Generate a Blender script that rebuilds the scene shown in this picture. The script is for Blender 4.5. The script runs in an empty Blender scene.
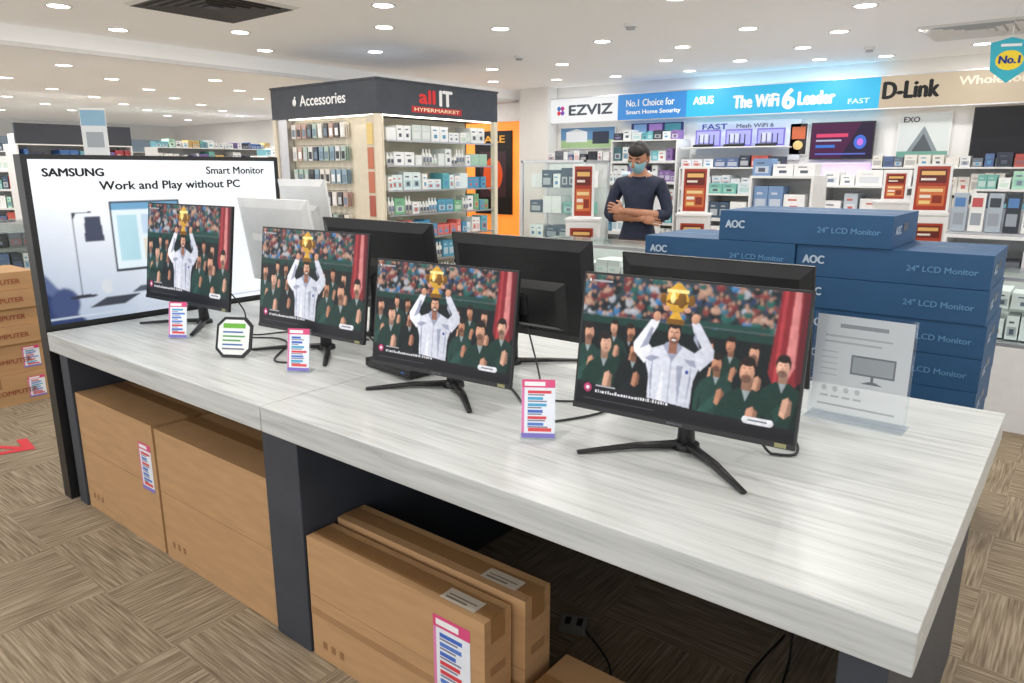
import bpy, bmesh, math, random
import numpy as np
from mathutils import Vector, Matrix
random.seed(7)
S = bpy.context.scene
R = random.random
def U(a, b): return a + (b - a) * random.random()
def C(r, g, b):
    f = lambda c: (c/255/12.92) if c/255 <= .04045 else ((c/255+.055)/1.055)**2.4
    return (f(r), f(g), f(b))

# ------------------------------------------------------------------ materials
def mat(name, col, rough=.5, metal=0., noise=.08, nscale=15., stretch=(1, 1, 1), bump=0., emit=0., spec=.5):
    m = bpy.data.materials.new(name); m.use_nodes = True
    nt = m.node_tree; n = nt.nodes; l = nt.links; b = n['Principled BSDF']
    b.inputs['Roughness'].default_value = rough; b.inputs['Metallic'].default_value = metal
    b.inputs['Specular IOR Level'].default_value = spec
    tc = n.new('ShaderNodeTexCoord'); mp = n.new('ShaderNodeMapping'); mp.inputs['Scale'].default_value = stretch
    nz = n.new('ShaderNodeTexNoise'); nz.inputs['Scale'].default_value = nscale; nz.inputs['Detail'].default_value = 4
    cr = n.new('ShaderNodeValToRGB')
    cr.color_ramp.elements[0].position = .3; cr.color_ramp.elements[1].position = .7
    cr.color_ramp.elements[0].color = tuple(max(0, c*(1-noise)) for c in col)+(1,)
    cr.color_ramp.elements[1].color = tuple(c*(1+noise) for c in col)+(1,)
    l.new(tc.outputs['Object'], mp.inputs['Vector']); l.new(mp.outputs[0], nz.inputs['Vector'])
    l.new(nz.outputs['Fac'], cr.inputs['Fac']); l.new(cr.outputs[0], b.inputs['Base Color'])
    if bump:
        bp = n.new('ShaderNodeBump'); bp.inputs['Strength'].default_value = bump; bp.inputs['Distance'].default_value = .005
        l.new(nz.outputs['Fac'], bp.inputs['Height']); l.new(bp.outputs[0], b.inputs['Normal'])
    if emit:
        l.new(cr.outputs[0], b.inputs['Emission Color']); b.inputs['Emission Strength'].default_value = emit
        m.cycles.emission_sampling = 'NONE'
    return m
def vmat(name, rough=.5, emit=0., spec=.4, diffuse=1., nz_amt=.05, nscale=30):
    m = bpy.data.materials.new(name); m.use_nodes = True
    nt = m.node_tree; n = nt.nodes; l = nt.links; b = n['Principled BSDF']
    a = n.new('ShaderNodeAttribute'); a.attribute_name = 'Col'
    tc = n.new('ShaderNodeTexCoord'); nz = n.new('ShaderNodeTexNoise'); nz.inputs['Scale'].default_value = nscale
    mr = n.new('ShaderNodeMapRange'); mr.inputs['To Min'].default_value = (1-nz_amt)*diffuse; mr.inputs['To Max'].default_value = (1+nz_amt)*diffuse
    mx = n.new('ShaderNodeVectorMath'); mx.operation = 'SCALE'
    l.new(tc.outputs['Object'], nz.inputs['Vector']); l.new(nz.outputs['Fac'], mr.inputs['Value'])
    l.new(a.outputs['Color'], mx.inputs[0]); l.new(mr.outputs[0], mx.inputs['Scale'])
    l.new(mx.outputs[0], b.inputs['Base Color'])
    b.inputs['Roughness'].default_value = rough; b.inputs['Specular IOR Level'].default_value = spec
    if emit:
        l.new(a.outputs['Color'], b.inputs['Emission Color']); b.inputs['Emission Strength'].default_value = emit
        m.cycles.emission_sampling = 'NONE'
    return m
def glassmat(name, tint=(.97, 1, .99), gl=.03):
    m = bpy.data.materials.new(name); m.use_nodes = True
    nt = m.node_tree; n = nt.nodes; l = nt.links; n.remove(n['Principled BSDF'])
    t = n.new('ShaderNodeBsdfTransparent'); t.inputs[0].default_value = tint+(1,)
    g = n.new('ShaderNodeBsdfGlossy'); g.inputs['Roughness'].default_value = .05
    lw = n.new('ShaderNodeLayerWeight'); lw.inputs['Blend'].default_value = .5
    pw = n.new('ShaderNodeMath'); pw.operation = 'POWER'; pw.inputs[1].default_value = 4
    ml = n.new('ShaderNodeMath'); ml.operation = 'MULTIPLY_ADD'; ml.inputs[1].default_value = .35; ml.inputs[2].default_value = gl; ml.use_clamp = True
    mx = n.new('ShaderNodeMixShader'); l.new(lw.outputs['Facing'], pw.inputs[0]); l.new(pw.outputs[0], ml.inputs[0]); l.new(ml.outputs[0], mx.inputs[0])
    l.new(t.outputs[0], mx.inputs[1]); l.new(g.outputs[0], mx.inputs[2]); l.new(mx.outputs[0], n['Material Output'].inputs[0])
    return m

PR = vmat('printed_surface', .55)
PG = vmat('glossy_print', .3)
SC = vmat('lit_screen', .3, emit=1.05, diffuse=.04, spec=.3)
SIGN = vmat('backlit_sign', .5, emit=.88, diffuse=.3)
GLASS = glassmat('clear_glass')
ACRY = glassmat('acrylic', (.97, .985, 1), .05)
def paper_mat():
    m = bpy.data.materials.new('translucent_sheet'); m.use_nodes = True
    n = m.node_tree.nodes; l = m.node_tree.links; b = n['Principled BSDF']
    a = n.new('ShaderNodeAttribute'); a.attribute_name = 'Col'; l.new(a.outputs['Color'], b.inputs['Base Color']); b.inputs['Roughness'].default_value = .5
    tr = n.new('ShaderNodeBsdfTransparent'); mx = n.new('ShaderNodeMixShader'); mx.inputs[0].default_value = .72
    l.new(tr.outputs[0], mx.inputs[1]); l.new(b.outputs[0], mx.inputs[2]); l.new(mx.outputs[0], n['Material Output'].inputs[0]); return m
SHEET = paper_mat()
BLK = mat('black_plastic', (.012, .012, .013), .42, noise=.2)
BLKG = mat('black_gloss', (.01, .01, .011), .25)
CHAR = mat('charcoal_laminate', C(58, 63, 72), .5, noise=.12, nscale=8)
WHT = mat('white_laminate', (.8, .8, .79), .4, noise=.03)
GREY = mat('grey_plastic', (.45, .46, .47), .5, noise=.03)
CREAM = mat('cream_panel', C(232, 222, 200), .5, noise=.04)
CARD = mat('cardboard', C(186, 146, 102), .8, noise=.08, nscale=6, stretch=(1, 1, 6), bump=.05)
CARD2 = mat('cardboard_dark', C(164, 124, 84), .8, noise=.1, nscale=6)  # darker board colour for seams and bands
TAPE = mat('packing_tape', C(158, 118, 76), .3, noise=.05)
METAL = mat('brushed_metal', (.6, .6, .62), .35, metal=.9, noise=.05)
CEIL = mat('ceiling_paint_fill_glow', (.88, .875, .86), .8, noise=.015, nscale=2, emit=.14)  # slight emission in the ceiling colour stands in for bounced light
WALL = mat('wall_paint', (.82, .81, .79), .7, noise=.03, nscale=2)
SKIN = mat('skin', C(176, 124, 96), .5, noise=.05, nscale=12)
HAIR = mat('hair', (.012, .01, .009), .6, noise=.5, nscale=90, stretch=(1, 1, .2), bump=.5)
SHIRT = mat('navy_shirt', C(32, 39, 60), .8, noise=.25, nscale=18, bump=.6)
PANTS = mat('dark_trousers', C(30, 32, 38), .85, noise=.15, nscale=30)
MASK = mat('face_mask_fabric', C(150, 204, 220), .8, noise=.05, nscale=40, bump=.2)
CABLE = mat('cable_rubber', (.02, .02, .022), .5)
LENS = mat('downlight_lens', (1, .98, .94), .5, emit=7., noise=.0)

def table_mat():
    m = bpy.data.materials.new('white_woodgrain'); m.use_nodes = True
    n = m.node_tree.nodes; l = m.node_tree.links; b = n['Principled BSDF']
    tc = n.new('ShaderNodeTexCoord'); mp = n.new('ShaderNodeMapping'); mp.inputs['Scale'].default_value = (1.2, 26, 26)
    nz = n.new('ShaderNodeTexNoise'); nz.inputs['Scale'].default_value = 2.2; nz.inputs['Detail'].default_value = 8; nz.inputs['Roughness'].default_value = .62
    nz.inputs['Distortion'].default_value = .4
    cr = n.new('ShaderNodeValToRGB'); e = cr.color_ramp.elements
    e[0].position = .3; e[0].color = C(174, 177, 175)+(1,); e[1].position = .66; e[1].color = C(213, 216, 213)+(1,)
    k = e.new(.47); k.color = C(198, 201, 199)+(1,)
    l.new(tc.outputs['Object'], mp.inputs[0]); l.new(mp.outputs[0], nz.inputs['Vector']); l.new(nz.outputs['Fac'], cr.inputs[0])
    l.new(cr.outputs[0], b.inputs['Base Color']); b.inputs['Roughness'].default_value = .32
    return m
TABLE = table_mat()
def carpet_mat():
    m = bpy.data.materials.new('carpet_tiles'); m.use_nodes = True
    n = m.node_tree.nodes; l = m.node_tree.links; b = n['Principled BSDF']
    tc = n.new('ShaderNodeTexCoord')
    ck = n.new('ShaderNodeTexChecker'); ck.inputs['Scale'].default_value = 2.0
    ck.inputs['Color1'].default_value = (0, 0, 0, 1); ck.inputs['Color2'].default_value = (1, 1, 1, 1)
    off = n.new('ShaderNodeMapping'); off.inputs['Location'].default_value = (.13, .07, .25)
    l.new(tc.outputs['Object'], off.inputs[0]); l.new(off.outputs[0], ck.inputs['Vector'])
    outs = []
    for sc in ((5, 120, 1), (120, 5, 1)):
        mp = n.new('ShaderNodeMapping'); mp.inputs['Scale'].default_value = sc
        nz = n.new('ShaderNodeTexNoise'); nz.inputs['Scale'].default_value = 1.; nz.inputs['Detail'].default_value = 2
        l.new(tc.outputs['Object'], mp.inputs[0]); l.new(mp.outputs[0], nz.inputs['Vector']); outs.append(nz)
    mx = n.new('ShaderNodeMix'); mx.data_type = 'FLOAT'
    l.new(ck.outputs['Fac'], mx.inputs[0]); l.new(outs[0].outputs['Fac'], mx.inputs[2]); l.new(outs[1].outputs['Fac'], mx.inputs[3])
    cr = n.new('ShaderNodeValToRGB'); e = cr.color_ramp.elements
    e[0].position = .3; e[0].color = C(118, 104, 86)+(1,); e[1].position = .7; e[1].color = C(176, 161, 139)+(1,)
    k = e.new(.5); k.color = C(148, 133, 112)+(1,)
    l.new(mx.outputs[0], cr.inputs[0])
    big = n.new('ShaderNodeTexNoise'); big.inputs['Scale'].default_value = 260
    mr = n.new('ShaderNodeMapRange'); mr.inputs['To Min'].default_value = .75; mr.inputs['To Max'].default_value = 1.2
    sc = n.new('ShaderNodeVectorMath'); sc.operation = 'SCALE'
    l.new(tc.outputs['Object'], big.inputs['Vector']); l.new(big.outputs['Fac'], mr.inputs[0]); l.new(cr.outputs[0], sc.inputs[0]); l.new(mr.outputs[0], sc.inputs['Scale'])
    l.new(sc.outputs[0], b.inputs['Base Color']); b.inputs['Roughness'].default_value = .95; b.inputs['Specular IOR Level'].default_value = .1
    bp = n.new('ShaderNodeBump'); bp.inputs['Strength'].default_value = .3; bp.inputs['Distance'].default_value = .003
    l.new(mx.outputs[0], bp.inputs['Height']); l.new(bp.outputs[0], b.inputs['Normal'])
    return m
CARPET = carpet_mat()

# ------------------------------------------------------------------ mesh builder
_tc = {}
def text_mesh(s):
    if s in _tc: return _tc[s]
    cu = bpy.data.curves.new('t', 'FONT'); cu.body = s; cu.size = 1; cu.resolution_u = 3
    o = bpy.data.objects.new('t', cu); S.collection.objects.link(o)
    bpy.context.view_layer.update(); dg = bpy.context.evaluated_depsgraph_get()
    me = bpy.data.meshes.new_from_object(o.evaluated_get(dg))
    v = [(q.co.x, q.co.y) for q in me.vertices]; f = [list(p.vertices) for p in me.polygons]
    bpy.data.objects.remove(o); bpy.data.curves.remove(cu); bpy.data.meshes.remove(me)
    x0 = min(a[0] for a in v); x1 = max(a[0] for a in v); y0 = min(a[1] for a in v); y1 = max(a[1] for a in v)
    _tc[s] = ([((a-x0)/(x1-x0), (b-y0)/(y1-y0)) for a, b in v], f, (x1-x0)/(y1-y0))
    return _tc[s]

class MB:
    def __init__(s): s.v = []; s.f = []; s.m = []; s.c = []; s.s = []; s.mats = []
    def add(s, verts, faces, m, c=(.8, .8, .8), M=None, smooth=False):
        o = len(s.v)
        for p in verts:
            p = Vector(p)
            s.v.append(M @ p if M is not None else p)
        if m not in s.mats: s.mats.append(m)
        k = s.mats.index(m)
        for f in faces:
            s.f.append([i+o for i in f]); s.m.append(k); s.c.append(c); s.s.append(smooth)
    def box(s, x0, x1, y0, y1, z0, z1, m, c=(.8, .8, .8), M=None):
        s.frus((x0, x1, z0, z1), y0, (x0, x1, z0, z1), y1, m, c, M)
    def frus(s, a, ya, b, yb, m, c=(.8, .8, .8), M=None):
        v = [(a[0], ya, a[2]), (a[1], ya, a[2]), (a[1], ya, a[3]), (a[0], ya, a[3]),
             (b[0], yb, b[2]), (b[1], yb, b[2]), (b[1], yb, b[3]), (b[0], yb, b[3])]
        f = [(0, 1, 2, 3), (7, 6, 5, 4), (0, 4, 5, 1), (1, 5, 6, 2), (2, 6, 7, 3), (3, 7, 4, 0)]
        s.add(v, f, m, c, M)
    def tube(s, pts, rad, m, c=(.8, .8, .8), seg=8, M=None, smooth=True, flat=1.):
        pts = [Vector(p) for p in pts]; n = len(pts)
        if not isinstance(rad, (list, tuple)): rad = [rad]*n
        vs = []; fs = []
        up = None
        for i, p in enumerate(pts):
            t = (pts[min(i+1, n-1)]-pts[max(i-1, 0)]).normalized()
            if up is None:
                up = Vector((0, 0, 1)) if abs(t.z) < .9 else Vector((1, 0, 0))
            a = t.cross(up).normalized(); b = a.cross(t).normalized(); up = b
            for k in range(seg):
                an = 2*math.pi*k/seg
                vs.append(p+(a*math.cos(an)+b*math.sin(an)*flat)*rad[i])
        for i in range(n-1):
            for k in range(seg):
                k2 = (k+1) % seg
                fs.append((i*seg+k, i*seg+k2, (i+1)*seg+k2, (i+1)*seg+k))
        fs.append(tuple(range(seg))[::-1]); fs.append(tuple((n-1)*seg+k for k in range(seg)))
        s.add(vs, fs, m, c, M, smooth)
    def finger(s, pts, r, m, M=None):
        pts = [Vector(p) for p in pts]
        d = (pts[-1]-pts[-2]).normalized()
        P = pts+[pts[-1]+d*r*.6, pts[-1]+d*r*.95]
        n = len(pts)
        rr = [r*(1-.12*i/(n-1)) for i in range(n)]+[r*.65, r*.2]
        s.tube(P, rr, m, seg=8, M=M)
    def cyl(s, p0, p1, r, m, c=(.8, .8, .8), seg=20, r2=None, M=None):
        s.tube([p0, p1], [r, r if r2 is None else r2], m, c, seg, M, smooth=False)
    def ell(s, ctr, r, m, c=(.8, .8, .8), M=None, nu=20, nv=14, fn=None, keep=None, smooth=True):
        vs = []; fs = []
        for j in range(nv+1):
            ph = math.pi*j/nv
            for i in range(nu):
                th = 2*math.pi*i/nu
                q = Vector((math.sin(ph)*math.cos(th), math.sin(ph)*math.sin(th), math.cos(ph)))
                w = fn(q) if fn else q
                vs.append((ctr[0]+w.x*r[0], ctr[1]+w.y*r[1], ctr[2]+w.z*r[2]))
        for j in range(nv):
            for i in range(nu):
                i2 = (i+1) % nu
                ph = math.pi*(j+.5)/nv; th = 2*math.pi*(i+.5)/nu
                if keep and not keep(Vector((math.sin(ph)*math.cos(th), math.sin(ph)*math.sin(th), math.cos(ph)))): continue
                fs.append((j*nu+i, (j+1)*nu+i, (j+1)*nu+i2, j*nu+i2))
        s.add(vs, fs, m, c, M, smooth)
    def pic(s, O, Uv, Vv, shapes, m, eps=3e-5, M=None):
        O = Vector(O); Uv = Vector(Uv); Vv = Vector(Vv); N = Uv.cross(Vv).normalized()
        cl = lambda t: min(1, max(0, t))
        for i, sh in enumerate(shapes):
            k = sh[0]
            if k == 'r':
                P = [(sh[1], sh[2]), (sh[3], sh[2]), (sh[3], sh[4]), (sh[1], sh[4])]
            elif k == 'e':
                P = [(sh[1]+sh[3]*math.cos(a*math.pi/8), sh[2]+sh[4]*math.sin(a*math.pi/8)) for a in range(16)]
            else: P = sh[1]
            pts = [O+Uv*cl(x)+Vv*cl(y)+N*(eps*(i+1)) for x, y in P]
            s.add(pts, [tuple(range(len(pts)))], m, sh[-1], M)
    def text(s, st, O, Ud, Vd, w, m, c, h=None, bold=1, M=None, lift=.002):
        v, f, asp = text_mesh(st)
        if w is None: w = h*asp
        if h is None: h = w/asp
        O = Vector(O); Ud = Vector(Ud); Vd = Vector(Vd); N = Ud.cross(Vd).normalized()
        offs = [(0, 0)]
        for b in range(bold):
            k = .035*(b+1); offs += [(k*h, 0), (-k*h, 0), (0, k*h*.6), (0, -k*h*.6)]
        for i, (dx, dy) in enumerate(offs):
            s.add([O+Ud*(x*w+dx)+Vd*(y*h+dy)+N*(lift+1e-5*i) for x, y in v], f, m, c, M)
    def build(s, name, loc=(0, 0, 0), rz=0., bevel=0., parent=None):
        me = bpy.data.meshes.new(name); me.from_pydata([tuple(p) for p in s.v], [], s.f)
        for m in s.mats: me.materials.append(m)
        me.polygons.foreach_set('material_index', s.m); me.polygons.foreach_set('use_smooth', s.s)
        ca = me.color_attributes.new('Col', 'FLOAT_COLOR', 'CORNER'); arr = []
        for i, f in enumerate(s.f):
            c = s.c[i]; arr += [c[0], c[1], c[2], 1.]*len(f)
        ca.data.foreach_set('color', arr); me.update()
        o = bpy.data.objects.new(name, me); S.collection.objects.link(o)
        o.location = loc; o.rotation_euler = (0, 0, rz)
        if bevel:
            b = o.modifiers.new('bevel', 'BEVEL'); b.width = bevel; b.segments = 2; b.limit_method = 'ANGLE'
        if parent: o.parent = parent
        return o

# flat printed / displayed picture: a fine grid of vertices whose colours are computed procedurally
def soften(img, n):
    for _ in range(n):
        p = np.pad(img, ((1, 1), (1, 1), (0, 0)), 'edge')
        img = (p[1:-1, 1:-1]*2+p[:-2, 1:-1]+p[2:, 1:-1]+p[1:-1, :-2]+p[1:-1, 2:])/6
    return img
def raster(shapes, W, H, grain=.12, blur=1, seed=1, shade=.25):
    X, Y = np.meshgrid((np.arange(W)+.5)/W, (np.arange(H)+.5)/H)
    img = np.zeros((H, W, 3)); rs = np.random.RandomState(seed)
    for sh in shapes:
        k = sh[0]
        if k == 'blur': img = soften(img, sh[1]); continue
        c = np.array(sh[-1])
        if k == 'r': mk = (X >= sh[1]) & (X <= sh[3]) & (Y >= sh[2]) & (Y <= sh[4]); f = 1.
        elif k == 'e':
            dx = (X-sh[1])/sh[3]; dy = (Y-sh[2])/sh[4]; mk = dx*dx+dy*dy <= 1; f = 1+shade*(-.6*dx+.8*dy)[mk][:, None]
        else:
            P = sh[1]; mk = np.zeros((H, W), bool); j = len(P)-1
            for i in range(len(P)):
                xi, yi = P[i]; xj, yj = P[j]
                if yi != yj:
                    mk ^= ((yi > Y) != (yj > Y)) & (X < (xj-xi)*(Y-yi)/(yj-yi)+xi)
                j = i
            cx = np.mean([p[0] for p in P]); w = max(1e-3, max(p[0] for p in P)-min(p[0] for p in P))
            f = 1-shade*.9*((X-cx)/w)[mk][:, None]
        img[mk] = c*f
    n1 = rs.rand(H, W, 1); n2 = soften(np.kron(rs.rand(H//8+1, W//8+1), np.ones((8, 8)))[:H, :W, None], 8)
    img = img*(1-grain*.5+grain*.5*n1+grain*2*(n2-.5))
    return np.clip(soften(img, blur), 0, 1)
def grid_mesh(name, img, material):
    H, W, _ = img.shape
    gx, gy = np.meshgrid(np.linspace(0, 1, W), np.linspace(0, 1, H))
    v = np.stack([gx.ravel(), np.zeros(W*H), gy.ravel()], 1)
    a = (np.arange(H-1)[:, None]*W+np.arange(W-1)[None, :]).ravel(); f = np.stack([a, a+1, a+W+1, a+W], 1)
    me = bpy.data.meshes.new(name); me.from_pydata(v.tolist(), [], f.tolist()); me.materials.append(material)
    ca = me.color_attributes.new('Col', 'FLOAT_COLOR', 'POINT'); col = np.ones((W*H, 4), np.float32); col[:, :3] = img.reshape(-1, 3)
    ca.data.foreach_set('color', col.ravel()); me.update(); return me

X3 = (1, 0, 0); Y3 = (0, 1, 0); Z3 = (0, 0, 1)
WH = C(245, 245, 245); BK = C(15, 15, 18)

# ------------------------------------------------------------------ room
ZC = 2.8; ZL = 2.62
m = MB(); m.box(-20, 8, -3, 10.4, -.1, 0, CARPET); m.build('floor')
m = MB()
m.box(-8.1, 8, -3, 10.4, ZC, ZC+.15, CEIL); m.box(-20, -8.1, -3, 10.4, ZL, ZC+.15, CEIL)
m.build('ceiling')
m = MB(); m.box(-20, 8, 10.4, 10.55, 0, ZC+.15, WALL); m.build('wall_back')
m = MB(); m.box(-20.15, -20, -3, 10.55, 0, ZC+.15, WALL); m.build('wall_left')
m = MB(); m.box(-20, 8, 10.38, 10.4, 0, .1, CHAR); m.build('baseboard_back')
m = MB(); m.box(-8.12, -8.08, -3, 10.38, ZL-.012, ZL+.03, WHT); m.build('trim_1')

ring = MB()
pts = 20
for (r0, r1, z0, z1) in ((.078, .1, -.004, -.008), (.1, .105, -.008, 0)):
    vs = []; fs = []
    for k in range(pts):
        a = 2*math.pi*k/pts
        vs += [(r0*math.cos(a), r0*math.sin(a), z0), (r1*math.cos(a), r1*math.sin(a), z1)]
    for k in range(pts):
        j = (k+1) % pts; fs.append((2*k, 2*j, 2*j+1, 2*k+1))
    ring.add(vs, fs, WHT)
ring.add([(.08*math.cos(2*math.pi*k/pts), .08*math.sin(2*math.pi*k/pts), -.006) for k in range(pts)], [tuple(range(pts))[::-1]], LENS)
first = ring.build('downlight', (0, 0, -50))
RM = first.data; bpy.data.objects.remove(first)
main = [(-4.8, 4.36), (-4.69, 5.74), (-4.3, 6.95), (-4.4, 8.6), (-2.84, 7.2), (-2.78, 8.67), (-2.8, 5.6), (-1.71, 6.81), (-1.5, 8.3), (-6.9, 2.72), (-6.69, 5.93), (-6.8, 4.3),
        (-6.6, 7.9), (-6.6, 9.4), (-4.7, 2.8), (-4.7, 1.2), (-2.9, 4.0), (-2.9, 2.4), (-2.9, .9), (-1.2, 5.3), (-1.2, 3.8), (-1.2, 2.3), (-1.2, .8), (.5, 7.5), (.5, 5.5), (.5, 3.6), (.5, 1.9), (-6.8, .9),
        (-2.9, 9.7), (-4.6, 9.7), (-1.2, 9.6), (2.2, 3), (2.2, 6.5)]
low = [(x, y) for x in (-9.2, -11, -12.8, -14.8, -17) for y in (1.6, 3.6, 5.4, 7.2, 9.2)]
extra = [(-5.6, 8.1), (-5.5, 5.0), (-3.7, 9.2), (-5.7, 9.6), (-3.8, 7.8), (-7.6, 3.5), (-7.5, 9.0), (-2.2, 7.9), (-7.6, 5.1), (-2.2, 9.9)]
elow = [(x, y) for x in (-10.1, -12, -13.8, -16) for y in (4.5, 6.3, 8.2)]
for lst, z, lit in ((main, ZC, 1), (low, ZL, 1), (extra, ZC, 0), (elow, ZL, 0)):
    for x, y in lst:
        o = bpy.data.objects.new('downlight', RM); S.collection.objects.link(o); o.location = (x, y, z)
        if not lit: continue
        ld = bpy.data.lights.new('downlight_lamp', 'AREA'); ld.shape = 'DISK'; ld.size = .15
        ld.energy = 11 if z == ZC else 17; ld.color = (1, .975, .94)
        lo = bpy.data.objects.new('downlight_lamp', ld); S.collection.objects.link(lo); lo.parent = o; lo.location = (0, 0, -.012)

def diffuser(name, x, y, w, dark):
    m = MB(); cm = CHAR if dark else WHT; sl = BLK if dark else GREY
    def ring4(a, b, z0, z1, mt):
        vs = [(-a, -a, z0), (a, -a, z0), (a, a, z0), (-a, a, z0), (-b, -b, z1), (b, -b, z1), (b, b, z1), (-b, b, z1)]
        m.add(vs, [(0, 1, 5, 4), (1, 2, 6, 5), (2, 3, 7, 6), (3, 0, 4, 7)], mt)
    ring4(w/2, w/2-.04, 0, -.02, WHT)
    for i in range(5):
        a = w/2-.04-i*w*.085; ring4(a, a-w*.07, -.02, -.006, cm); ring4(a-w*.07, a-w*.085, -.006, -.02, sl)
    a = w*.06; m.box(-a, a, -a, a, -.02, -.003, cm)
    m.build(name, (x, y, ZC))
diffuser('ceiling_air_vent', -5.9, 3.5, 1.0, True)
diffuser('ceiling_air_vent', -1.1, 8.6, .95, False)
for x, y in ((-3.6, 6.3), (-5.6, 7.2), (-2.2, 9.1)):
    m = MB(); m.cyl((0, 0, 0), (0, 0, -.03), .06, WHT); m.cyl((0, 0, -.03), (0, 0, -.05), .04, GREY); m.build('smoke_detector', (x, y, ZC))

# ------------------------------------------------------------------ display table
m = MB()
m.box(-3.53, -1.905, 1.165, 2.49, .718, .8, TABLE); m.box(-1.90, -.12, 1.165, 2.49, .718, .8, TABLE)
m.box(-3.5, -3.42, 1.19, 2.44, 0, .718, CHAR); m.box(-1.935, -1.755, 1.185, 2.44, 0, .718, CHAR)
m.box(-.24, -.16, 1.22, 2.44, 0, .718, CHAR)
m.box(-3.42, -1.935, 2.36, 2.42, 0, .718, CHAR); m.box(-1.755, -.24, 2.36, 2.42, 0, .718, CHAR)
m.build('display_table', bevel=.003)

def card_art():
    sh = [('r', 0, 0, 1, 1, C(236, 240, 248)), ('r', 0, .86, 1, 1, C(222, 80, 130)), ('r', 0, 0, 1, .08, C(130, 120, 200)), ('r', .08, .89, .7, .96, WH), ('r', 0, .08, .08, .86, C(226, 130, 180))]
    for i in range(6):
        y = .76-i*.11; c = random.choice([C(90, 130, 210), C(70, 110, 200), C(220, 70, 80), C(80, 170, 210)])
        sh += [('r', .18, y, U(.6, .9), y+.05, c), ('r', .18, y-.035, U(.5, .8), y-.012, C(130, 130, 150))]
    sh += [('r', .2, .11, .9, .17, C(230, 80, 80))]
    return sh

def carton(name, x0, x1, y0, y1, z0, z1, tag=None, tape=True, cm=None, extra=None):
    cm = cm or CARD
    cx, cy = (x0+x1)/2, (y0+y1)/2; w, d, h = x1-x0, y1-y0, z1-z0
    m = MB(); m.box(-w/2, w/2, -d/2, d/2, 0, h, cm)
    e = .0008
    m.box(-w/2, w/2, -.002, .002, h, h+e*.6, CARD2)
    if tape: m.box(-w/2, w/2, -.028, .028, h+e*.6, h+e*1.4, TAPE); m.box(-w/2-e, -w/2, -.028, .028, h-.07, h, TAPE); m.box(w/2, w/2+e, -.028, .028, h-.07, h, TAPE)
    m.box(-w/2, w/2, -d/2-e, -d/2, h*.52, h*.525, CARD2)
    m.box(w/2, w/2+e, -.03, .03, h*.6, h*.66, CARD2)
    pc = C(150, 110, 74)
    for i in range(3): m.box(-w/2+.05+i*.04, -w/2+.07+i*.04, -d/2-e, -d/2, h*.1, h*.1+.025, PR, pc)
    if tag:
        tx, tz, tw, th = tag
        m.pic((tx, -d/2-.001, tz), (tw, 0, 0), (0, 0, th), card_art(), PG)
    if extra: extra(m, w, d, h)
    return m.build(name, (cx, cy, z0), bevel=.004)
carton('cardboard_box', -3.415, -2.72, 1.2, 1.55, 0, .54, tag=(.22, .25, .10, .2))
carton('cardboard_box', -2.70, -1.945, 1.2, 1.50, 0, .535)
def lab(m, w, d, h):
    m.pic((w/2-.17, -.035, h+.002), (.12, 0, 0), (0, .05, 0), [('r', 0, 0, 1, 1, C(205, 195, 180)), ('r', .1, .5, .9, .6, C(130, 115, 100)), ('r', .1, .2, .7, .35, C(130, 115, 100))], PR)
    m.box(-w/2, w/2, -d/2-.0009, -d/2, h*.36, h*.42, CARD2)
carton('cardboard_box', -1.745, -1.03, 1.19, 1.295, 0, .41, tag=(.18, .12, .13, .25), extra=lab)
carton('cardboard_box', -1.745, -.995, 1.31, 1.42, 0, .425, extra=lab)
carton('cardboard_box', -.965, -.40, 1.2, 1.46, 0, .2)
def gig(m, w, d, h):
    m.text('COMPUTER', (w/2+.001, d/2-.33, h*.35), Y3, Z3, .24, PR, C(150, 84, 60), h=.03)
    if h > .15: m.pic((w/2+.0012, d/2-.14, h*.15), (0, .1, 0), (0, 0, h*.7), card_art(), PG)
z = 0
for i, h in enumerate((.2, .2, .115, .115, .115, .115)):
    carton('cardboard_box', -5.8, -5.34-(.02 if i % 2 else 0), 1.12-(i % 2)*.02, 1.75, z, z+h-.002, extra=gig); z += h

BLUE = mat('blue_carton', C(36, 80, 120), .6, noise=.06, nscale=5)
def blue_box(x0, y0, z0, w=.715, d=.5, h=.13, jitter=0):
    m = MB(); m.box(0, w, 0, d, 0, h, BLUE)
    wc = C(180, 196, 212)
    m.text('AOC', (.03, -.001, h*.42), X3, Z3, .085, PG, wc, h=.033, bold=2)
    m.text('24" LCD Monitor', (w*.6, -.001, h*.4), X3, Z3, w*.34, PG, C(96, 140, 180), h=.024)
    m.text('AOC', (w+.001, .05, h*.4), Y3, Z3, .1, PG, wc, h=.033, bold=2)
    m.box(w*.02, w*.98, d*.48, d*.52, h, h+.0008, PG, C(60, 100, 136))
    m.box(w, w+.0008, d*.4, d*.6, h*.45, h*.7, PG, C(20, 40, 66))
    m.build('blue_monitor_box', (x0+jitter, y0, z0), bevel=.003)
for i in range(9):
    for x in (-.975, -1.695):
        blue_box(x, 3.2+U(-.01, .01), i*.132, jitter=U(-.008, .008))
blue_box(-1.33, 3.2, 9*.132)

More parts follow.
